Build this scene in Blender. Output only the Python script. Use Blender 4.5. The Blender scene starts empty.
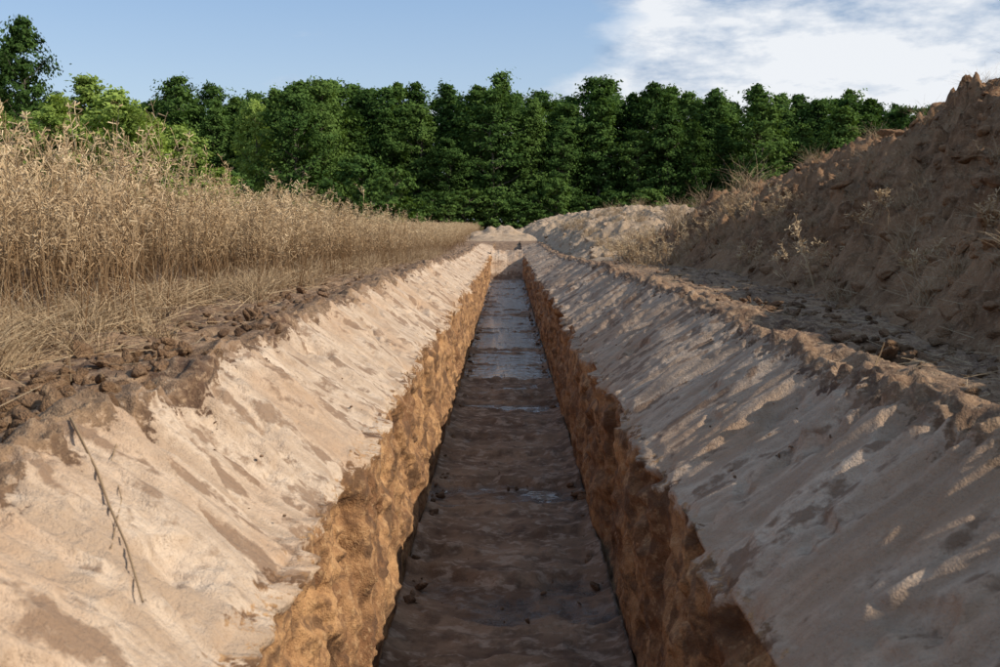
import bpy, math, numpy as np
from mathutils import Vector
rng=np.random.default_rng(7)
scene=bpy.context.scene
# ---------------------------------------------------------------- noise
def h2(ix,iy,seed):
    h=(ix.astype(np.int64)*374761393+iy.astype(np.int64)*668265263+seed*974634777)&0xffffffff
    h=((h^(h>>13))*1274126177)&0xffffffff
    h=h^(h>>16)
    return (h&0xffff)/32767.5-1.0
def vn(x,y,seed=0):
    x,y=np.broadcast_arrays(np.asarray(x,float),np.asarray(y,float))
    ix=np.floor(x);iy=np.floor(y);fx=x-ix;fy=y-iy
    ix=ix.astype(np.int64);iy=iy.astype(np.int64)
    fx=fx*fx*fx*(fx*(fx*6-15)+10);fy=fy*fy*fy*(fy*(fy*6-15)+10)
    a=h2(ix,iy,seed);b=h2(ix+1,iy,seed);c=h2(ix,iy+1,seed);d=h2(ix+1,iy+1,seed)
    return (a*(1-fx)+b*fx)*(1-fy)+(c*(1-fx)+d*fx)*fy
def fbm(x,y,seed=0,o=4,g=.5):
    s=0;a=1;t=0;c,si=.8,.6
    for i in range(o):
        s=s+a*vn(x,y,seed+i*17);t+=a;a*=g
        x,y=(x*c-y*si)*2.03+3.1,(x*si+y*c)*2.03+1.7
    return s/t
def billow(x,y,seed=0,o=3):
    s=0;a=1;t=0
    for i in range(o):
        s=s+a*(1-2*np.abs(vn(x,y,seed+i*13)));t+=a;a*=.5
        x,y=(x*.8-y*.6)*2.1,(x*.6+y*.8)*2.1
    return s/t
def sst(a,b,x):
    t=np.clip((x-a)/(b-a),0,1);return t*t*(3-2*t)
# ---------------------------------------------------------------- mesh helper
def mkmesh(name,V,F,mats=[],attrs={},smooth=True,midx=None):
    V=np.asarray(V,np.float32).reshape(-1,3);F=np.asarray(F,np.int32)
    k=F.shape[1];n=len(F)
    me=bpy.data.meshes.new(name)
    me.vertices.add(len(V));me.vertices.foreach_set('co',V.ravel())
    me.loops.add(n*k);me.loops.foreach_set('vertex_index',F.ravel())
    me.polygons.add(n);me.polygons.foreach_set('loop_start',np.arange(0,n*k,k,dtype=np.int32))
    me.polygons.foreach_set('loop_total',np.full(n,k,np.int32))
    for m in mats: me.materials.append(m)
    if midx is not None: me.polygons.foreach_set('material_index',np.asarray(midx,np.int32))
    me.polygons.foreach_set('use_smooth',np.full(n,smooth,bool))
    for a,v in attrs.items():
        at=me.attributes.new(a,'FLOAT','POINT');at.data.foreach_set('value',np.asarray(v,np.float32).ravel())
    me.update(calc_edges=True);me.validate()
    return me
def obj(name,me,parent=None,loc=(0,0,0),rot=(0,0,0),sc=(1,1,1)):
    o=bpy.data.objects.new(name,me);scene.collection.objects.link(o)
    o.location=loc;o.rotation_euler=rot;o.scale=sc
    if parent:o.parent=parent
    return o
def gridF(nr,nc):
    i=np.arange(nr-1)[:,None];j=np.arange(nc-1)[None,:]
    a=i*nc+j
    return np.stack([a,a+1,a+nc+1,a+nc],-1).reshape(-1,4)
# ---------------------------------------------------------------- node helper
class NT:
    def __init__(s,name):
        s.m=bpy.data.materials.new(name);s.m.use_nodes=True;s.t=s.m.node_tree
        s.t.nodes.clear();s.out=s.n('ShaderNodeOutputMaterial')
        s.geo=s.n('ShaderNodeNewGeometry').outputs['Position']
    def n(s,typ,**kw):
        x=s.t.nodes.new(typ)
        for k,v in kw.items():setattr(x,k,v)
        return x
    def set(s,sock,v):
        if isinstance(v,bpy.types.NodeSocket):s.t.links.new(v,sock)
        elif isinstance(v,(tuple,list)) and len(v)==3 and sock.type=='RGBA':sock.default_value=(*v,1)
        else:sock.default_value=v
    def mp(s,sc=(1,1,1),rot=(0,0,0),vec=None,loc=(0,0,0)):
        x=s.n('ShaderNodeMapping');s.set(x.inputs['Vector'],vec or s.geo)
        x.inputs['Scale'].default_value=sc;x.inputs['Rotation'].default_value=rot;x.inputs['Location'].default_value=loc;return x.outputs[0]
    def noise(s,scale=1,detail=4,rough=.55,vec=None,dist=0):
        x=s.n('ShaderNodeTexNoise');s.set(x.inputs['Vector'],vec or s.geo)
        x.inputs['Scale'].default_value=scale;x.inputs['Detail'].default_value=detail
        x.inputs['Roughness'].default_value=rough;x.inputs['Distortion'].default_value=dist
        return x.outputs['Fac']
    def rg(s,v,a,b,c=0,d=1):
        x=s.n('ShaderNodeMapRange');s.set(x.inputs[0],v)
        for i,q in enumerate((a,b,c,d)):x.inputs[i+1].default_value=q
        return x.outputs[0]
    def mt(s,op,a,b=0):
        x=s.n('ShaderNodeMath',operation=op);s.set(x.inputs[0],a);s.set(x.inputs[1],b);return x.outputs[0]
    def mix(s,f,a,b,bt='MIX'):
        x=s.n('ShaderNodeMix',data_type='RGBA',blend_type=bt);s.set(x.inputs[0],f);s.set(x.inputs[6],a);s.set(x.inputs[7],b);return x.outputs[2]
    def at(s,name):
        x=s.n('ShaderNodeAttribute',attribute_name=name);return x.outputs['Fac']
    def bump(s,h,st=.5,d=.02,nrm=None):
        x=s.n('ShaderNodeBump');s.set(x.inputs['Height'],h);x.inputs['Strength'].default_value=st;x.inputs['Distance'].default_value=d
        if nrm:s.set(x.inputs['Normal'],nrm)
        return x.outputs[0]
    def prin(s,col,rough=.9,nrm=None,spec=.25):
        p=s.n('ShaderNodeBsdfPrincipled');s.set(p.inputs['Base Color'],col);s.set(p.inputs['Roughness'],rough)
        p.inputs['Specular IOR Level'].default_value=spec
        if nrm:s.set(p.inputs['Normal'],nrm)
        s.t.links.new(p.outputs[0],s.out.inputs[0]);return p
# ---------------------------------------------------------------- ground material
def mat_ground():
    s=NT('trench_earth')
    zc,zw,zf,zfar=s.at('chamfer'),s.at('wall'),s.at('floor'),s.at('side');wet=s.at('wet')
    n1=s.noise(1.3,3,.6);n2=s.noise(7,4,.65);n3=s.noise(35,3,.7);n4=s.noise(170,2,.75)
    top=s.mix(s.rg(n2,.40,.62),(.105,.056,.032),(.29,.18,.105))
    top=s.mix(s.rg(n3,.5,.68,0,.8),top,(.42,.28,.17))
    top=s.mix(s.rg(n1,.5,.68,0,.45),top,(.38,.25,.145))
    top=s.mix(s.rg(n4,.52,.70,0,.7),top,(.07,.04,.026))
    # chamfer: pale clay scraped downslope by the bucket
    vl=s.mp((.7,7,.7),(0,0,math.radians(34)));vr=s.mp((.7,7,.7),(0,0,math.radians(-34)))
    vecm=s.n('ShaderNodeMix',data_type='VECTOR');s.set(vecm.inputs[0],zfar);s.set(vecm.inputs[4],vl);s.set(vecm.inputs[5],vr)
    st=s.noise(1.0,2,.5,vec=vecm.outputs[1]);st2=s.noise(5,2,.5,vec=vecm.outputs[1])
    patch=s.mt('ADD',s.mt('MULTIPLY',st,.65),s.mt('MULTIPLY',n2,.35))
    ch=s.mix(s.rg(patch,.42,.56),(.44,.31,.21),(.68,.53,.395))
    ch=s.mix(s.rg(st2,.50,.60,0,.45),ch,(.43,.315,.228))
    ch=s.mix(s.rg(s.mt('ADD',s.mt('MULTIPLY',st,.3),s.mt('MULTIPLY',n1,.7)),.50,.58,0,.5),ch,(.44,.265,.15))
    ch=s.mix(s.rg(s.mt('MULTIPLY',st,n2),.27,.32,0,.85),ch,(.235,.142,.085))
    ch=s.mix(s.rg(n3,.54,.68,0,.5),ch,(.35,.24,.16))
    ch=s.mix(s.rg(n4,.55,.72,0,.45),ch,(.24,.16,.105))
    # right-hand slope: same clay darkened, its weaker grazing light put into the colour
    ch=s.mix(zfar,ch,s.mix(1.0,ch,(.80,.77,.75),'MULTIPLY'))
    # wall
    vw=s.mp((1,1.5,.9));w1=s.noise(2.4,4,.65,vec=vw);w2=s.noise(11,4,.72,vec=vw)
    wl=s.mix(s.rg(w1,.38,.62),(.21,.098,.042),(.50,.275,.122))
    wl=s.mix(s.rg(w2,.48,.62,0,.8),wl,(.16,.078,.036))
    wl=s.mix(s.rg(n3,.53,.68,0,.5),wl,(.58,.37,.19))
    wl=s.mix(s.rg(n2,.51,.61,0,.8),wl,(.105,.054,.028))
    wl=s.mix(s.rg(n4,.54,.70,0,.55),wl,(.10,.05,.025))
    # floor
    vf=s.mp((1.3,3,1));f1=s.noise(1.7,4,.6,vec=vf,dist=.3);f2=s.noise(8,3,.65,vec=s.mp((1,1.7,1)))
    fl=s.mix(s.rg(f1,.38,.62),(.15,.085,.05),(.31,.195,.12))
    fl=s.mix(s.rg(f2,.52,.62,0,.7),fl,(.45,.33,.24))
    fl=s.mix(s.rg(n2,.50,.64,0,.65),fl,(.09,.052,.032))
    wn=s.rg(s.mt('ADD',wet,s.mt('MULTIPLY',s.mt('SUBTRACT',f2,.5),.8)),.35,.65)
    fl=s.mix(s.mt('MULTIPLY',wn,.8),fl,(.055,.032,.02))
    nn=s.mt('MULTIPLY',s.mt('SUBTRACT',n2,.5),1.3)
    nn=s.mt('ADD',nn,s.mt('MULTIPLY',s.mt('SUBTRACT',n3,.5),1.1))
    def edge(a):return s.rg(s.mt('ADD',a,nn),.44,.56)
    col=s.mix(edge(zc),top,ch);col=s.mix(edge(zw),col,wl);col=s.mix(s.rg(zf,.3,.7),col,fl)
    hgt=s.mt('ADD',s.mt('MULTIPLY',n3,.8),s.mt('MULTIPLY',n4,.4))
    hgt=s.mt('ADD',hgt,s.mt('MULTIPLY',s.mt('MULTIPLY',st2,zc),.9))
    hgt=s.mt('ADD',hgt,s.mt('MULTIPLY',w2,s.mt('MULTIPLY',zw,1.1)))
    nrm=s.bump(hgt,.8,.022)
    rough=s.rg(s.mt('MULTIPLY',zf,wn),.1,.9,.92,.18)
    s.prin(col,rough,nrm,.4);return s.m
def mat_heap(name,a,b,c,d):
    s=NT(name)
    n1=s.noise(.9,3,.6);n2=s.noise(6,4,.65);n3=s.noise(28,4,.7);n4=s.noise(120,2,.7)
    col=s.mix(s.rg(n2,.36,.64),a,b);col=s.mix(s.rg(n1,.45,.65,0,.7),col,c)
    col=s.mix(s.rg(n3,.52,.72,0,.6),col,d);col=s.mix(s.rg(n4,.55,.75,0,.5),col,a)
    h=s.mt('ADD',s.mt('MULTIPLY',n3,1),s.mt('MULTIPLY',n4,.4))
    s.prin(col,.95,s.bump(h,1.0,.04),.12);return s.m
M_ground=mat_ground()
M_heap=mat_heap('spoil_earth',(.145,.074,.039),(.35,.195,.105),(.44,.265,.148),(.53,.37,.23))
M_sand=mat_heap('pale_earth',(.32,.22,.145),(.54,.40,.28),(.46,.325,.21),(.60,.47,.345))
M_clod=mat_heap('clod_earth',(.10,.056,.033),(.29,.175,.105),(.22,.13,.07),(.42,.29,.18))
def mat_straw(name,lo,hi,dark):
    s=NT(name);t=s.at('tint')
    oi=s.n('ShaderNodeObjectInfo').outputs['Random']
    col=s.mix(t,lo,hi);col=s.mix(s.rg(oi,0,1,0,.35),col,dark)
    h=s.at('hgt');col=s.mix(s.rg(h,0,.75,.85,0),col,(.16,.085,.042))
    d=s.n('ShaderNodeBsdfDiffuse');s.set(d.inputs[0],col)
    s.t.links.new(d.outputs[0],s.out.inputs[0]);return s.m
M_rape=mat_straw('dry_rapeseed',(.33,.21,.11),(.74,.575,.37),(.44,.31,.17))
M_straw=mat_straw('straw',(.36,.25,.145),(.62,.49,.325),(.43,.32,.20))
def mat_leaf(name,lo,hi,tr_=.3):
    s=NT(name);t=s.at('tint');oi=s.n('ShaderNodeObjectInfo').outputs['Random']
    col=s.mix(t,lo,hi);col=s.mix(s.rg(oi,0,.6,.6,0),col,tuple(x*.5 for x in lo))
    col=s.mix(s.rg(oi,.6,1,0,.4),col,(hi[0]*1.25,hi[1]*1.1,hi[2]))
    d=s.n('ShaderNodeBsdfDiffuse');s.set(d.inputs[0],col);tr=s.n('ShaderNodeBsdfTranslucent');s.set(tr.inputs[0],s.mix(1.0,col,(1.0,1.0,.5),'MULTIPLY'))
    mx=s.n('ShaderNodeMixShader');mx.inputs[0].default_value=tr_
    s.t.links.new(d.outputs[0],mx.inputs[1]);s.t.links.new(tr.outputs[0],mx.inputs[2]);s.t.links.new(mx.outputs[0],s.out.inputs[0]);return s.m
M_leafD=mat_leaf('forest_leaves',(.042,.088,.024),(.125,.205,.054))
M_leafL=mat_leaf('young_leaves',(.19,.28,.06),(.36,.46,.12),.35)
sb=NT('bark');sb.prin(sb.mix(sb.noise(8,4),(.06,.045,.035),(.20,.17,.14)),.9)
M_bark=sb.m
# ---------------------------------------------------------------- terrain functions
ZF=-1.44
def dip(y): return -.34*sst(7,30,y)
def G(x,y):
    far=1-sst(40,90,np.abs(y)+0*x)*.7
    z=dip(y)+.04*fbm(x*.9,y*.9,3,3)*far+.045*fbm(x*3.1,y*3.1,5,3)*far+.034*billow(x*7,y*7,8,3)*far
    return z
tb=np.cumsum(rng.uniform(.35,.95,200))-10
tv=rng.uniform(-1,1,200)
def segstep(y,shift=0,w=.05):
    yy=np.asarray(y)+shift
    xs=np.empty(400);ys=np.empty(400)
    xs[0::2]=tb-w;xs[1::2]=tb+w;ys[0::2]=np.roll(tv,1);ys[1::2]=tv
    return np.interp(yy,xs,ys)
def ridge(y):
    i=np.clip(np.searchsorted(tb,y),1,199)
    d=np.minimum(np.abs(y-tb[i-1]),np.abs(tb[i]-y))
    return np.exp(-(d/.05)**2)
def build_ground():
    ys=np.concatenate([np.arange(-8,1,.07),np.geomspace(1,47,900),np.geomspace(47.6,1600,60)])
    Y=ys[:,None]
    dl=np.concatenate([np.linspace(0,1.3,90),np.geomspace(1.34,1500,55)[:]])
    dr=np.concatenate([np.linspace(0,1.3,90),np.geomspace(1.34,1500,55)])
    D=1-sst(40.5,47,Y)
    lipn=.05*fbm(Y*1.1,0*Y+1,21,3)+.055*fbm(Y*6,0*Y,22,3)+.03*segstep(Y)
    xl=-(1.20+lipn);
    lipn2=.06*fbm(Y*.9,0*Y+1,31,3)+.055*fbm(Y*6,0*Y,32,3)+.03*segstep(Y,.4)
    xr=1.34+lipn2
    zcL=-.37+.6*dip(Y)+.05*fbm(Y*2,0*Y,41,4);zcR=-.42+.6*dip(Y)+.06*fbm(Y*2,0*Y,42,4)
    X=[];Z=[];Yo=[];C=[];W=[];Fz=[];Wt=[]
    def add(x,z,yo,c,w,f,wt=0):
        x,z,yo=np.broadcast_arrays(x,z,yo)
        X.append(x);Z.append(z);Yo.append(yo)
        o=np.zeros_like(x);C.append(o+c);W.append(o+w);Fz.append(o+f);Wt.append(o+wt)
    x=xl-dl[::-1][None,:];
    lipb=.07*np.exp(-((x-xl)/.2)**2)*(billow(x*5,Y*5,51,3)+.2)
    add(x,G(x,Y)+lipb,Y+0*x,.25*np.exp(-((x-xl)/.15)**2),0,0)
    def chamfer(xa,za,xb,zb,side,n=100):
        t=np.linspace(0,1,n+1)[1:][None,:]
        x=xa+(xb-xa)*t;z=za+(zb-za)*t
        ysk=Y+t*.45
        env=np.sin(np.pi*np.clip(t,0,1))**.5
        d=.028*segstep(ysk,side*3.3,.015)+.016*segstep(ysk*2.6+4,side*3.3,.03)+.006*segstep(ysk*7+2,side*3.3,.05)+.024*fbm(Y*1.2,t*1.3,66+side,3)+.007*fbm(Y*7,t*6,68+side,4)
        rough=sst(.05,.4,fbm(Y*1.4,t*2.2,69+side,2))
        d=d+rough*.014*billow(Y*11,t*9,79+side,3)
        crumb=sst(.25,.0,t)*.035*billow(Y*9,t*8,77+side,3)+sst(.85,1.,t)*.03*fbm(Y*12,t*9,78+side,3)
        chip=np.clip(fbm(Y*3,t*3+9,71+side,4)-.32,0,1)*.16
        d=(d-chip)*(env*.9+.1)+crumb
        z=z+d*.85;x=x+d*.5*(-1 if side else 1)
        return x,z,t
    zt=G(xl,Y)+.07*(billow(xl*5,Y*5,51,3)+.2)
    x,z,t=chamfer(xl,zt,-.63+0*Y,zcL,0)
    add(x,z,Y+0*x,.25+.75*sst(-.02,.28,t),.42*sst(.84,1,t),0)
    floorz0=ZF+.012*fbm(Y,0*Y,81,3)
    plug=np.sqrt(np.clip(1-((Y-36.9)/1.5)**2,0,1))*.93
    def wall(sx,side,zc):
        n=80;t=np.linspace(0,1,n+1)[1:][None,:]
        fz=floorz0+plug
        zz=zc+(np.minimum(fz,zc-.05)-zc)*t
        env=1-(t**8)
        d=.055*fbm(Y*2.2,zz*1.6,91+side,4)+.05*billow(Y*5,zz*4,95+side,3)+.04*segstep(Y+.1*vn(zz*4,Y*2,7),side*1.7,.012)+.012*fbm(Y*22,zz*18,98+side,2)
        ch=np.clip(fbm(Y*3.2,zz*3.2+5,101+side,4)-.12,0,1)*.34*(1-t*.6)
        d=(d-ch)*env
        x=sx*(.615-.02*t)-sx*d
        if side: return x[:,::-1],zz[:,::-1],t[:,::-1]
        return x,zz,t
    x,z,t=wall(-1,0,zcL);add(x,z,Y+0*x,1,.42+.58*sst(0,.1,t),0)
    t=np.linspace(-.59,.59,66)[1:-1][None,:]
    yw=Y+.10*vn(t*2.5,Y*1.2,111)+.035*vn(t*8,Y*3,112)
    rg_=ridge(yw)*(.6+.4*vn(t*2.5,Y*2,113))
    detail=.030*segstep(yw,.0,.02)+.03*fbm(t*3.5,Y*3.5,114,4)
    z=floorz0+plug+.065*rg_+detail+.016*billow(t*9,Y*9,115,3)+.07*np.abs(t/.6)**8
    z=z+plug*.12*fbm(t*3,Y*1.5,116)-.020*sst(8.5,14,Y)*(1-sst(33,35,Y))
    hh=.065*rg_+detail
    wt=np.clip(.25-hh*11+.35*sst(7,14,Y),0,1)
    add(t+0*Y,z,Y+0*t,0,0,1,wt)
    x,z,t=wall(1,1,zcR);add(x,z,Y+0*x,1,.42+.58*sst(0,.1,t),0)
    zt=G(xr,Y)+.07*(billow(xr*5,Y*5,52,3)+.2)
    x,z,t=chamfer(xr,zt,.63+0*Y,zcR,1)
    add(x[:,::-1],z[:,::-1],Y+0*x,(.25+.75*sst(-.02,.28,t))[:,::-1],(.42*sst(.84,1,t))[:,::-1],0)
    x=xr+dr[None,:]
    lipb=.07*np.exp(-((x-xr)/.2)**2)*(billow(x*5,Y*5,52,3)+.2)
    add(x,G(x,Y)+lipb,Y+0*x,.25*np.exp(-((x-xr)/.15)**2),0,0)
    X=np.concatenate(X,1);Z=np.concatenate(Z,1);Yo=np.concatenate(Yo,1)
    C=np.concatenate(C,1);W=np.concatenate(W,1);Fz=np.concatenate(Fz,1);Wt=np.concatenate(Wt,1)
    Z=Z*D+(dip(Yo))*(1-D);
    V=np.stack([X,Yo,Z],-1)
    C=C*D;W=W*D;Fz=Fz*D
    pm=np.clip(plug*4,0,1);C=np.maximum(C,Fz*pm);Fz=Fz*(1-pm)
    nr,nc=X.shape
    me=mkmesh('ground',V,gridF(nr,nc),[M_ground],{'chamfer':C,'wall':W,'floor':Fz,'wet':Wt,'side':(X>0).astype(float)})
    obj('ground',me)
build_ground()
# water
def build_water():
    s=NT('muddy_water')
    b=s.bump(s.noise(6,3,.5,vec=s.mp((1,1.6,1))),1.0,.07)
    p=s.prin((.26,.22,.18),.06,b,.5);p.inputs['IOR'].default_value=1.5
    ys=np.linspace(7,35.3,140);xs=np.linspace(-.585,.585,8)
    V=np.stack(np.broadcast_arrays(xs[None,:],ys[:,None],np.float64(ZF)-.024+0*ys[:,None]),-1)
    V[:,:,2]+=(.036*sst(9,14,ys))[:,None]
    obj('puddle_water',mkmesh('puddle_water',V,gridF(140,8),[s.m]))
build_water()
# ---------------------------------------------------------------- heaps
XC=5.6
def crest(y):
    return np.interp(y,[-6,-1,0.5,2,4,8,11,14,17,20,24,28],[3.5,3.4,3.0,2.2,2.1,2.1,2.1,2.0,1.8,1.4,.9,.0])  # near end, out of view, is heightened to cast shade on the right slope
def H1(x,y):
    xb=2.05+.25*fbm(y*.6,0*y,121,3)+.5*sst(5,9,y)*(1-sst(14,20,y));xc=XC
    t=(x-xb)/(xc-xb);t2=(11-x)/(11-xc)
    prof=np.where(x<xc,np.clip(t,-.3,1),np.clip(t2,-.3,1))
    sh=np.where(prof>0,1-(1-np.clip(prof,0,1))**1.2,prof)
    sh=sh-.06*np.exp(-((prof-1)/.12)**2)
    c=crest(y)*(1+.10*fbm(y*.5,0*y+4,125,2))
    m=np.clip(prof*5,0,1)
    z=dip(y)+c*sh+m*(.26*fbm(x*.8,y*.8,131,3)+.20*billow(x*1.6,y*1.6,134,2)+.15*billow(x*3.9,y*3.9,137,2)+.065*billow(x*10,y*10,139,2)+.03*fbm(x*30,y*30,141,2))
    return z-.07
def H2(x,y):
    cr=np.interp(y,[19,23,30,45,60,68],[0,.8,1.2,1.35,1.3,0.])
    xb=1.5+.2*fbm(y*.4,0*y,151,3)-1.9*sst(48,58,y);xc=4.8
    prof=np.where(x<xc,np.clip((x-xb)/(xc-xb),-.3,1),np.clip((10-x)/(10-xc),-.3,1))
    sh=np.where(prof>0,1-(1-np.clip(prof,0,1))**1.9,prof);m=np.clip(prof*5,0,1)
    return dip(y)+cr*sh+m*np.clip(cr,0,1)*(.26*fbm(x*.7,y*.6,161,3)+.2*billow(x*1.3,y*1.0,164,3)+.07*billow(x*5,y*5,167,2))-.05
def heap(name,H,x0,x1,nx,ys,mat,p=1.):
    u=np.linspace(0,1,nx)[None,:]**p;Yc=ys[:,None];a=x0(Yc);X=a+(x1-a)*u;Y=Yc+0*X;Z=H(X,Y)
    obj(name,mkmesh(name,np.stack([X,Y,Z],-1),gridF(len(ys),nx),[mat]))
heap('spoil_heap',H1,lambda y:1.62+0*y,11.8,340,np.concatenate([np.arange(-6,3,.06),np.geomspace(3,28,520)]),M_heap,1.35)
heap('sand_heap',H2,lambda y:1.40-2.2*sst(48,58,y),11,200,np.geomspace(18.5,69,420),M_sand)
def H3(x,y):
    g=np.exp(-((y-52)/3.0)**2-((x+.3)/2.2)**2)
    return dip(y)-.12+.55*g*(1+.6*fbm(x*.9,y*.5,171,3))+.16*billow(x*1.5,y*1.2,172,3)*g
heap('earth_mound',H3,lambda y:-6+0*y,5,140,np.linspace(47.2,62,130),M_sand)
# ---------------------------------------------------------------- clods
import bmesh
def ico(sub):
    bm=bmesh.new();bmesh.ops.create_icosphere(bm,subdivisions=sub,radius=1)
    v=np.array([x.co[:] for x in bm.verts]);f=np.array([[a.index for a in p.verts] for p in bm.faces]);bm.free();return v,f
icov,icof=ico(4)
icov2,icof2=ico(3)
def clodvar(v,seed):
    r=np.random.default_rng(seed)
    nrm=r.normal(size=(9,3));nrm/=np.linalg.norm(nrm,axis=1)[:,None];dd=r.uniform(.45,.95,9)
    dots=v@nrm.T
    rad=np.min(np.where(dots>.05,dd[None,:]/np.maximum(dots,.05),9),axis=1);rad=np.minimum(rad,1.15)
    rad=rad+.13*fbm(v[:,0]*2.3+seed*3.3+v[:,2],v[:,1]*2.3+seed-v[:,2]*.7,seed,3)+.08*billow(v[:,0]*5+v[:,2]*3,v[:,1]*5+seed-v[:,2]*2,seed+50,3)
    return v*rad[:,None]
CV=[(clodvar(icov2,i),icof2) for i in range(9)]
CB=[(clodvar(icov,i+20),icof) for i in range(6)]
def rotm(a,b,c):
    ca,sa,cb,sb_,cc,sc=np.cos(a),np.sin(a),np.cos(b),np.sin(b),np.cos(c),np.sin(c)
    return np.array([[cc,-sc,0],[sc,cc,0],[0,0,1]])@np.array([[cb,0,sb_],[0,1,0],[-sb_,0,cb]])@np.array([[1,0,0],[0,ca,-sa],[0,sa,ca]])
ico1=ico(2);CS=[(clodvar(ico1[0],i+40),ico1[1]) for i in range(9)]
def scatter(name,P,S,mat):
    Vs=[];Fs=[];o=0
    for p,s in zip(P,S):
        r=s/max(2.,p[1])
        lib=CB if (s>.045 and r>.01) else (CV if r>.004 else CS)
        v,f=lib[rng.integers(len(lib))]
        w=(v*np.array([rng.uniform(.9,1.5),rng.uniform(.6,1),rng.uniform(.4,.75)]))@rotm(rng.normal(0,.5),rng.normal(0,.5),rng.uniform(0,6.28)).T*s+p
        Vs.append(w);Fs.append(f+o);o+=len(v)
    obj(name,mkmesh(name,np.concatenate(Vs),np.concatenate(Fs),[mat]))
def sizes(n,lo,hi,p=2.6): return lo+(hi-lo)*rng.random(n)**p*1.0
def pts(n,xa,xb,ya,yb,Hf):
    y=ya*(yb/ya)**rng.random(n);x=rng.uniform(xa,xb,n)
    return x,y,Hf(x,y)
P=[];S=[]
x,y,z=pts(2200,-2.6,-1.25,1.3,22,G);s=sizes(2200,.004,.032,4);P.append(np.stack([x,y,z],1));S.append(s)
x,y,z=pts(900,-1.5,-1.22,1.3,20,G);s=sizes(900,.005,.045,3.5);P.append(np.stack([x,y,z+s*.3],1));S.append(s)
x,y,z=pts(2000,1.36,2.7,1.8,22,G);s=sizes(2000,.004,.038,4);P.append(np.stack([x,y,z],1));S.append(s)
for cx,cy,n,sp in ((-1.45,3.2,70,.17),(-1.5,4.3,80,.2),(-1.42,5.6,60,.2),(-1.35,2.4,50,.12),(-1.5,7.5,60,.3),(1.75,4.6,50,.2),(1.6,6.8,60,.3)):
    x=rng.normal(cx,sp,n);y=rng.normal(cy,sp*1.6,n);x=np.where(cx<0,np.minimum(x,-1.22),np.maximum(x,1.36));r=np.hypot(x-cx,(y-cy)/1.6)/sp
    s=sizes(n,.01,.05,2);P.append(np.stack([x,y,G(x,y)+.06*np.exp(-r**2)*rng.random(n)+s*.2],1));S.append(s)
x=rng.normal(0,.3,260).clip(-.55,.55);y=3.5*(30/3.5)**rng.random(260);s=sizes(260,.004,.022,3);P.append(np.stack([x,y,ZF+.01+0*x],1));S.append(s)
sg=np.sign(rng.uniform(-1,1,520));x=sg*rng.uniform(.48,.58,520);y=3.5*(30/3.5)**rng.random(520);s=sizes(520,.008,.05,3);P.append(np.stack([x,y,ZF+.02+0*x],1));S.append(s)
for sgn,xo,xd,zd in ((-1,1.2,.57,.37),(1,1.34,.71,.42)):
    n=320;y=1.5*(20/1.5)**rng.random(n);t=rng.random(n)**2*.9;x=sgn*(xo-xd*t);z=-zd*t+dip(y)*(1-.4*t)+.004;s=sizes(n,.002,.011,3);P.append(np.stack([x,y,z],1));S.append(s)
scatter('soil_clods',np.concatenate(P),np.concatenate(S),M_clod)
x,y,z=pts(4400,2.1,6.6,3,24,H1);s=sizes(4400,.008,.09,3.2);Pq=np.stack([x,y,z+s*.1],1)
x,y,z=pts(46,4.6,6.1,8,22,H1);s2=rng.uniform(.08,.19,46);Pq=np.concatenate([Pq,np.stack([x,y,z+s2*.2],1)]);s=np.concatenate([s,s2])
scatter('spoil_clods',Pq,s,M_heap)
x,y,z=pts(500,1.6,6,21,60,H2);s=sizes(500,.03,.14,3);scatter('sand_clods',np.stack([x,y,z+s*.05],1),s,M_sand)
# ---------------------------------------------------------------- plants
def ribbon(p,q,w,V,F,T,Hh,tint,cross=True):
    d=q-p;L=np.linalg.norm(d)+1e-9;d=d/L
    a=np.cross(d,rng.normal(size=3));a/=np.linalg.norm(a)+1e-9
    b=np.cross(d,a)
    for u in ((a,b) if cross else (a,)):
        o=len(V);V+= [p-u*w[0],p+u*w[0],q+u*w[1],q-u*w[1]];F.append([o,o+1,o+2,o+3]);T+=[tint]*4;Hh+=[p[2],p[2],q[2],q[2]]
def plant(V,F,T,Hh,x,y,h,lean,pods=True):
    tint=rng.random()
    p=np.array([x,y,-.03]);d=np.array([rng.normal(0,lean),rng.normal(0,lean),1.])
    n=6;w=rng.uniform(.0022,.0045);pos=[p]
    for i in range(n):
        d=d+rng.normal(0,.07,3)*np.array([1,1,.2]);q=p+d/np.linalg.norm(d)*h/n
        ribbon(p,q,(w*(1-i/n*.7),w*(1-(i+1)/n*.7)),V,F,T,Hh,tint*.6)
        pos.append(q);p=q
    nb=rng.integers(5,9)
    for b in range(nb):
        t=rng.uniform(.3,.97);k=t*n;i=int(k);base=pos[i]+(pos[min(i+1,n)]-pos[i])*(k-i)
        az=rng.uniform(0,6.28);el=rng.uniform(.7,1.25)
        dd=np.array([math.cos(az)*math.cos(el),math.sin(az)*math.cos(el),math.sin(el)])
        L=h*rng.uniform(.12,.34)*(1.1-t*.6)
        q=base+dd*L*.55;dd2=dd+np.array([0,0,.3]);q2=q+dd2/np.linalg.norm(dd2)*L*.45
        ribbon(base,q,(.0018,.0014),V,F,T,Hh,tint,False);ribbon(q,q2,(.0014,.001),V,F,T,Hh,tint,False)
        if pods:
            for j in range(rng.integers(6,11)):
                r=rng.uniform(.25,1.05);pp=base+(q2-base)*r
                a2=rng.uniform(0,6.28);e2=rng.uniform(-.1,1.1)
                v=np.array([math.cos(a2)*math.cos(e2),math.sin(a2)*math.cos(e2),math.sin(e2)])*rng.uniform(.022,.05)
                ribbon(pp,pp+v,(.0013,.003),V,F,T,Hh,min(1,tint*.5+rng.random()*.6),False)
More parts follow.
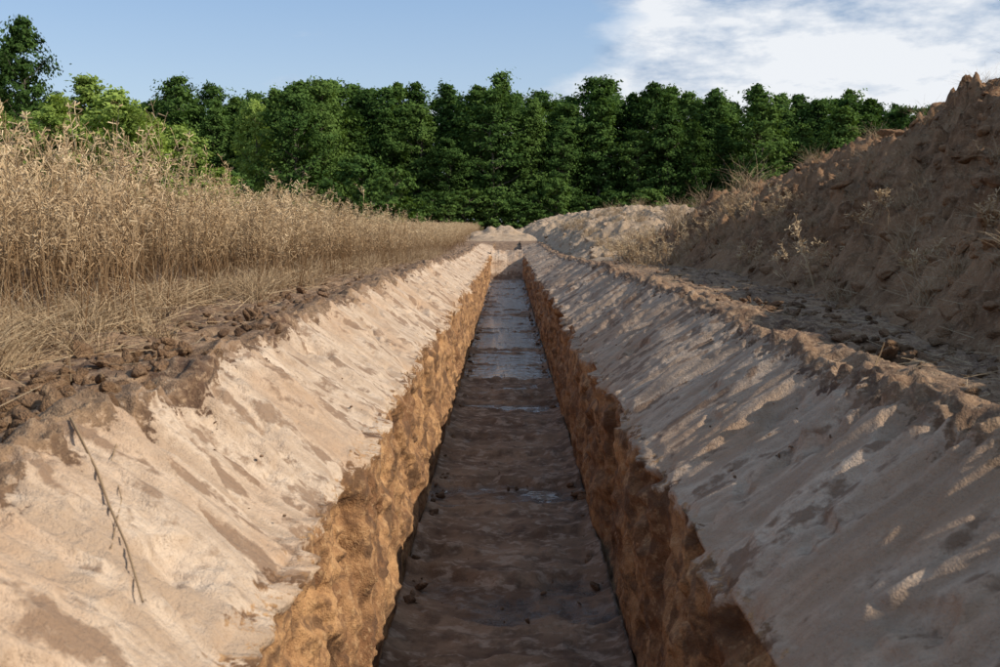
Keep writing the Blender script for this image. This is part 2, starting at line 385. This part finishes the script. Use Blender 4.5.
def patch(name,n,h,size,lean=.10):
    V=[];F=[];T=[];Hh=[]
    for i in range(n):
        plant(V,F,T,Hh,rng.uniform(-size,size),rng.uniform(-size,size),h*rng.uniform(.70,1.0),lean)
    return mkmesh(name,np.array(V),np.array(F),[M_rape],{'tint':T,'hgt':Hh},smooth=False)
patches=[patch('rapeseed_patch',52,1.0,.56) for i in range(7)]
field=bpy.data.objects.new('dry_rapeseed_field',None);scene.collection.objects.link(field)
def edge_x(y): return np.interp(y,[-3,3,5,7,10,16,30,60],[-2.55,-2.5,-2.4,-2.4,-2.3,-2.2,-2.2,-2.3])
k=0
for y in np.concatenate([np.arange(-1.5,16,.85),np.arange(16,70,1.25)]):
    x=edge_x(y)-.1+float(.25*vn(y*1.3,0.,5))
    while x>-26:
        dx=abs(x-edge_x(y))
        hs=float(np.interp(y,[0,3.3,4.2,4.8,5.6,6.6,8,11,25,60],[.95,.95,1.12,1.30,1.36,1.2,1.05,.98,.88,.85]))*rng.uniform(.92,1.06)*(1.+.08*float(vn(x*.7,y*.7,9)))
        yy=y+rng.uniform(-.2,.2)
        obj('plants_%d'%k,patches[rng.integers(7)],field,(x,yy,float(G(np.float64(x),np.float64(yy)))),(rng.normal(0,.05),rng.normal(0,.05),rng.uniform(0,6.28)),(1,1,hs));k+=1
        x-= (.8 if dx<3.5 else (1.6 if dx<10 else 2.6))
# lodged straw at field edge
V=[];F=[];T=[];Hh=[]
for i in range(7500):
    y=1.6*(30/1.6)**rng.random();e=edge_x(y);x=e+abs(rng.normal(0,.42))-.15
    if x>-1.25: continue
    z=float(G(np.float64(x),np.float64(y)))+rng.uniform(.0,.10)*math.exp(-((x-e)/.35)**2)+.014
    a=rng.uniform(0,6.28);L=rng.uniform(.04,.26);el=rng.normal(.0,.22)
    v=np.array([math.cos(a)*math.cos(el),math.sin(a)*math.cos(el),abs(math.sin(el))])*L
    ribbon(np.array([x,y,z]),np.array([x,y,z])+v,(.0018,.0012),V,F,T,[],rng.random(),False);Hh+=[.2 if rng.random()<.4 else .6]*4
for i in range(1800):
    y=2*(25/2)**rng.random();x=rng.uniform(1.5,3.0)
    z=float(max(G(np.float64(x),np.float64(y)),H1(np.float64(x),np.float64(y))))+.014
    a=rng.uniform(0,6.28);L=rng.uniform(.04,.2)
    v=np.array([math.cos(a),math.sin(a),rng.uniform(-.02,.25)])*L
    ribbon(np.array([x,y,z]),np.array([x,y,z])+v,(.0015,.001),V,F,T,[],rng.random(),False);Hh+=[.6]*4
obj('straw_litter',mkmesh('straw_litter',np.array(V),np.array(F),[M_straw],{'tint':T,'hgt':Hh},smooth=False))
def tuft(name,n,h,spread,lean):
    V=[];F=[];T=[];Hh=[]
    for i in range(n):
        a=rng.uniform(0,6.28);r=spread*rng.random()**.7;p=np.array([math.cos(a)*r,math.sin(a)*r,-.02]);t=rng.random()
        d=np.array([rng.normal(0,lean),rng.normal(0,lean),1.]);L=h*rng.uniform(.4,1.1)/4
        for k in range(4):
            d=d/np.linalg.norm(d);q=p+d*L;ribbon(p,q,(.0022*(1-k*.22),.0022*(1-(k+1)*.22)),V,F,T,Hh,t,False);p=q
            d=d+np.array([d[0]*.5,d[1]*.5,-.12])+rng.normal(0,.08,3)
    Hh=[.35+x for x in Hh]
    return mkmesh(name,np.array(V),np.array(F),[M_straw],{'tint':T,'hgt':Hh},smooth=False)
tufts=[tuft('grass_tuft',n,h,s,l) for n,h,s,l in ((90,.28,.10,.5),(60,.2,.08,.6),(120,.4,.16,.45))]
tg=bpy.data.objects.new('dry_grass_tufts',None);scene.collection.objects.link(tg)
for i in range(200):
    y=2.5*(30/2.5)**rng.random();x=float(edge_x(y))+abs(rng.normal(0,.24))
    obj('tuft_l%d'%i,tufts[rng.integers(3)],tg,(x,y,float(G(np.float64(x),np.float64(y)))),(0,0,rng.uniform(0,6)),(1,1,rng.uniform(.6,1.2)))
for i in range(310):
    if i<110:
        y=rng.uniform(15,40);x=rng.uniform(2.2,4.9)
    elif i<210:
        y=rng.uniform(7,17);x=rng.uniform(3.2,5.7)
    else:
        y=rng.uniform(4,16);x=rng.uniform(2.3,4.0)
    z=float(max(H1(np.float64(x),np.float64(y)) if y<27 else -9,H2(np.float64(x),np.float64(y)) if y>19 else -9))
    s=rng.uniform(.9,2.0) if i<110 else rng.uniform(.4,.95)
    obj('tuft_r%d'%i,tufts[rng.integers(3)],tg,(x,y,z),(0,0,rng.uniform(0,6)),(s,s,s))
def weed(name,x,y,z,h,n,lean,rot=(0,0,0)):
    V=[];F=[];T=[];Hh=[]
    for i in range(n): plant(V,F,T,Hh,rng.normal(0,.03*n**.5),rng.normal(0,.03*n**.5),h*rng.uniform(.6,1.05),lean)
    Hh=[a+.5 for a in Hh]
    obj(name,mkmesh(name,np.array(V),np.array(F),[M_rape],{'tint':T,'hgt':Hh},smooth=False),None,(x,y,z),rot)
def hz(x,y): return float(H1(np.float64(x),np.float64(y)))
for (px,y,h,n,l) in ((812,8.5,.66,6,.2),(830,8.8,.40,6,.4),(925,6.4,.3,6,.4),(665,15,.55,16,.35),(640,17,.6,16,.35),(690,15.5,.6,16,.35),(715,15,.4,9,.5),(985,5.6,.3,5,.5),(620,19,.6,14,.4),(655,18,.6,14,.3),(880,8,.3,6,.5),(760,11,.35,6,.5),(780,13,.5,8,.3),(742,14,.5,8,.3)):
    x=(px-510)/1000*y
    z=max(hz(x,y),float(H2(np.float64(x),np.float64(y))) if y>19 else -9,float(G(np.float64(x),np.float64(y))))
    weed('dry_weed',x,y,z,h,n,l,(0,-.25,0))
def stick(name,pts_,r):
    V=[];F=[];n=7
    for i,p in enumerate(pts_):
        rr=r*(1-.5*i/len(pts_))
        for k in range(n):
            a=k/n*6.283;V.append([p[0]+rr*math.cos(a),p[1],p[2]+rr*math.sin(a)])
    for i in range(len(pts_)-1):
        for k in range(n):F.append([i*n+k,i*n+(k+1)%n,(i+1)*n+(k+1)%n,(i+1)*n+k])
    obj(name,mkmesh(name,V,F,[M_straw],{'tint':[.4]*len(V),'hgt':[.3]*len(V)}))
def cz(x,y): return -.37*(abs(x)-1.2)/(-.57)
def lay(name,pl,r,lift=.012): stick(name,[(x,y,cz(x,y)+lift) for x,y in pl],r)
lay('dry_stick',[(-1.20,2.70),(-1.05,2.50),(-.97,2.37),(-.88,2.24),(-.78,2.06)],.0045,.062)
lay('dry_twig',[(-1.12,2.85),(-1.06,2.62),(-.97,2.45),(-.90,2.2)],.002,.055)
stick('dry_stem',[(1.36,3.7,.0),(1.375,3.72,.05),(1.40,3.73,.10),(1.41,3.72,.15)],.004)
stick('dry_stem',[(-1.45,3.3,.0),(-1.46,3.3,.07),(-1.47,3.32,.15)],.004)
# ---------------------------------------------------------------- trees
def tube(pts_,rads,n,V,F):
    o=len(V)
    for i,(p,r) in enumerate(zip(pts_,rads)):
        d=np.array(pts_[min(i+1,len(pts_)-1)])-np.array(pts_[max(i-1,0)]);d=d/(np.linalg.norm(d)+1e-9)
        a=np.cross(d,[.3,.9,.1]);a/=np.linalg.norm(a);b=np.cross(d,a)
        for k in range(n):
            t=k/n*6.283;V.append(np.array(p)+r*(a*math.cos(t)+b*math.sin(t)))
    for i in range(len(pts_)-1):
        for k in range(n):F.append([o+i*n+k,o+i*n+(k+1)%n,o+(i+1)*n+(k+1)%n,o+(i+1)*n+k])
def tree(name,H,R,cb,ncl,nl,leaf,mat,shape='round'):
    V=[];F=[]
    tr=[np.array([0,0,-.3])]
    for i in range(1,8):tr.append(np.array([rng.normal(0,.12)*i*.3,rng.normal(0,.12)*i*.3,H*.93*i/7]))
    tube(tr,[.014*H*(1-.9*i/7) for i in range(8)],7,V,F)
    C=[];
    for i in range(ncl):
        t=rng.random()**.9
        if shape=='cone': rp=R*(1-t)**.62*(.25+.75*min(1,t*6))+.05
        else: rp=R*max(.03,(1-(abs(t-.36)/.64)**2.3))**.6
        az=rng.uniform(0,6.283);rr=rp*(rng.random()**.4)
        rr*=1+.35*float(vn(az*1.2+H*3,t*5.,int(H*100)+ncl))
        z=H*(cb+(1-cb)*t)*.97
        ti=min(6.99,z/(H*.93)*7);a=tr[int(ti)];c=np.array([a[0]+math.cos(az)*rr,a[1]+math.sin(az)*rr,z])
        C.append(c)
        if i%5==0:
            zb=max(H*.12,z-rr*.7);tj=min(6.99,zb/(H*.93)*7);b0=tr[int(tj)]+(tr[min(7,int(tj)+1)]-tr[int(tj)])*(tj-int(tj))
            tube([b0,(b0+c)/2+np.array([0,0,-.1*rr]),c],[.004*H,.0025*H,.001*H],4,V,F)
    nb=len(V);nfb=len(F)
    C=np.array(C);T=[np.zeros(nb)]
    n=ncl*nl;ci=np.repeat(np.arange(ncl),nl)
    cs=(.034*H+.12)*rng.uniform(.5,1.4,ncl)*(1-.45*(C[:,2]/H))
    outd=C-np.array([0,0,1])*C[:,2:3]*1.0;outd=outd/(np.linalg.norm(outd,axis=1)[:,None]+1e-6);outd=outd+np.array([0,0,.35])
    off=rng.normal(0,.62,(n,3))*cs[ci][:,None];off[:,2]*=.55
    off=off+outd[ci]*(rng.normal(0,.75,n)*cs[ci])[:,None]
    P=C[ci]+off
    nrm=outd[ci]*.8+np.array([0,0,.6])+rng.normal(0,.55,(n,3));nrm/=np.linalg.norm(nrm,axis=1)[:,None]
    a=np.cross(nrm,rng.normal(size=(n,3)));a/=np.linalg.norm(a,axis=1)[:,None];b=np.cross(nrm,a)
    L=(leaf*rng.uniform(.6,1.3,n))[:,None]
    LV=np.stack([P-a*L,P+b*L*.6,P+a*L,P-b*L*.6],1).reshape(-1,3)
    LF=(np.arange(n*4).reshape(-1,4)+nb)
    ct=rng.random(ncl)
    tint=np.clip(ct[ci]*.6+rng.random(n)*.4+off[:,2]/cs[ci]*.15,0,1)
    T.append(np.repeat(tint,4))
    return mkmesh(name,np.concatenate([np.array(V),LV]),np.concatenate([np.array(F),LF]),[M_bark,mat],{'tint':np.concatenate(T)},smooth=False,midx=np.r_[np.zeros(nfb),np.ones(n)])
TR=[tree('forest_tree_mesh',14,r,cb,nc,46,.16,M_leafD,sh) for r,cb,nc,sh in ((2.8,.12,250,'round'),(2.3,.15,220,'round'),(3.3,.10,290,'round'),(2.5,.10,230,'cone'),(2.7,.2,230,'round'),(2.9,.06,260,'cone'),(2.5,.06,240,'cone'))]
TL=[tree('young_tree_mesh',8,r,.05,nc,45,.11,M_leafL,sh) for r,nc,sh in ((1.7,160,'cone'),(2.0,190,'round'),(1.5,150,'cone'))]
TU=[tree('undergrowth_mesh',4.5,r,.02,150,45,.13,M_leafD,'round') for r in (2.2,2.8)]
TB=tree('broadleaf_mesh',14,3.2,.1,270,50,.15,M_leafL,'round')
forest=bpy.data.objects.new('forest_tree_line',None);scene.collection.objects.link(forest)
prof=[(60,95),(150,90),(175,80),(205,86),(240,85),(270,88),(300,78),(330,72),(352,76),(380,90),(420,88),(450,85),(480,82),(510,80),(540,86),(570,88),(600,84),(630,90),(660,84),(690,92),(720,95),(745,98),(765,82),(785,98),(830,93),(870,97),(900,98),(940,103),(970,108),(1040,112)]
px_,py_=zip(*prof);k=0
for row,(yr,sp,f) in enumerate(((98,3.2,.90),(104,2.7,.99),(111,2.2,1.01))):
    x=-80.
    while x<85:
        yy=yr+rng.uniform(-2.2,2.2);px=510+1000*x/yy
        top=np.interp(px,px_,py_);hh=(221-top)/1000*yy+.95
        hh*=f*rng.uniform(.87,1.05)
        if row==0 and rng.random()<.25: hh*=.8
        s=hh/14
        obj('tree_%d'%k,TR[rng.integers(7)],forest,(x,yy,-.4),(0,0,rng.uniform(0,6.28)),(s*rng.uniform(.85,1.3),s*rng.uniform(.85,1.3),s));k+=1
        x+=sp*rng.uniform(.7,1.3)
for yr in (94,103):
    x=-80.
    while x<85:
        s=rng.uniform(.6,1.2);obj('undergrowth_%d'%k,TU[rng.integers(2)],forest,(x,yr+rng.uniform(-1,1),-.45),(0,0,rng.uniform(0,6)),(s,s,s*rng.uniform(.7,1.2)));k+=1;x+=rng.uniform(2.4,3.6)
def single(name,me,base,px,y,toppx,wide=1.):
    s=((221-toppx)/1000*y+.95)/base
    obj(name,me,None,((px-510)/1000*y,y,-.4),(0,0,rng.uniform(0,6)),(s*wide,s*wide,s))
single('broadleaf_tree',TR[2],14,36,78,20,.72);single('broadleaf_tree',TR[0],14,0,80,26,.75)
single('broadleaf_tree',TR[0],14,-40,76,30,.9)
single('broadleaf_tree',TR[2],14,300,86,86,1.);single('broadleaf_tree',TB,14,262,88,100,.8);single('broadleaf_tree',TR[4],14,330,90,80,.95)
for px,top,y in ((75,92,56),(98,78,58),(122,90,54),(148,104,52),(168,114,54),(190,128,52),(206,148,52),(60,108,56),(110,96,62),(135,110,60),(180,124,62),(222,166,54),(-20,95,60),(20,110,56)):
    single('young_tree',TL[rng.integers(3)],8,px,y,top,1.2)
single('green_shrub',TU[0],4.5,366,80,155,1.);single('green_shrub',TU[1],4.5,395,78,166,.85);single('green_shrub',TU[0],4.5,235,78,172,1.1)
# ---------------------------------------------------------------- light
EL=math.radians(33);AZ=math.radians(109)
sd=Vector((math.sin(AZ)*math.cos(EL),math.cos(AZ)*math.cos(EL),math.sin(EL)))
L=bpy.data.lights.new('sun','SUN');L.energy=5;L.angle=math.radians(.5);L.color=(1,.92,.79)
lo=bpy.data.objects.new('sun',L);scene.collection.objects.link(lo);lo.rotation_euler=sd.to_track_quat('Z','Y').to_euler();lo.location=(20,-5,20)
w=bpy.data.worlds.new('World');scene.world=w;w.use_nodes=True
nt=w.node_tree;nt.nodes.clear()
class WT(NT):
    def __init__(s,t):
        s.t=t;s.geo=s.n('ShaderNodeTexCoord').outputs['Generated']
q=WT(nt)
sky=q.n('ShaderNodeTexSky',sky_type='NISHITA');sky.sun_disc=False;sky.sun_elevation=EL;sky.sun_rotation=AZ;sky.air_density=1;sky.dust_density=1.0;sky.ozone_density=2.0
b1=q.n('ShaderNodeBackground');q.set(b1.inputs[0],sky.outputs[0]);b1.inputs[1].default_value=.125
sep=q.n('ShaderNodeSeparateXYZ');q.set(sep.inputs[0],q.geo)
cn=q.noise(3.2,7,.55,vec=q.mp((1,1,3.0),loc=(2.3,1.1,.4)),dist=.15)
cn2=q.noise(6.5,6,.6,vec=q.mp((1.2,1.2,3.4),loc=(5.3,1.1,.4)))
bias=q.rg(sep.outputs[0],-.10,.22,-.10,.28)
dens=q.rg(q.mt('ADD',cn,bias),.46,.60)
low=q.rg(sep.outputs[2],.12,.20,1,0)
ccol=q.mix(q.rg(q.mt('ADD',cn2,q.mt('MULTIPLY',low,.17)),.48,.66),(.31,.43,.61),(.90,.92,.95))
b2=q.n('ShaderNodeBackground');q.set(b2.inputs[0],ccol);b2.inputs[1].default_value=1.0
veil=q.n('ShaderNodeBackground');q.set(veil.inputs[0],q.mix(q.rg(sep.outputs[2],.08,.24),(.60,.73,.90),(.32,.52,.84)))
mv=q.n('ShaderNodeMixShader');mv.inputs[0].default_value=.55;nt.links.new(b1.outputs[0],mv.inputs[1]);nt.links.new(veil.outputs[0],mv.inputs[2])
mx=q.n('ShaderNodeMixShader');q.set(mx.inputs[0],q.mt('MULTIPLY',dens,.92));nt.links.new(mv.outputs[0],mx.inputs[1]);nt.links.new(b2.outputs[0],mx.inputs[2])
wo=q.n('ShaderNodeOutputWorld');nt.links.new(mx.outputs[0],wo.inputs[0])
# ---------------------------------------------------------------- camera
cam=bpy.data.cameras.new('camera');co=bpy.data.objects.new('camera',cam);scene.collection.objects.link(co)
cam.sensor_width=36;cam.lens=36;cam.clip_end=5000;cam.clip_start=.05
co.location=(0,0,.6);co.rotation_euler=(math.radians(90-6.4),0,math.radians(.4))
cam.dof.use_dof=True;cam.dof.focus_distance=10;cam.dof.aperture_fstop=7
scene.camera=co
scene.view_settings.view_transform='Standard';scene.view_settings.look='None';scene.view_settings.exposure=0
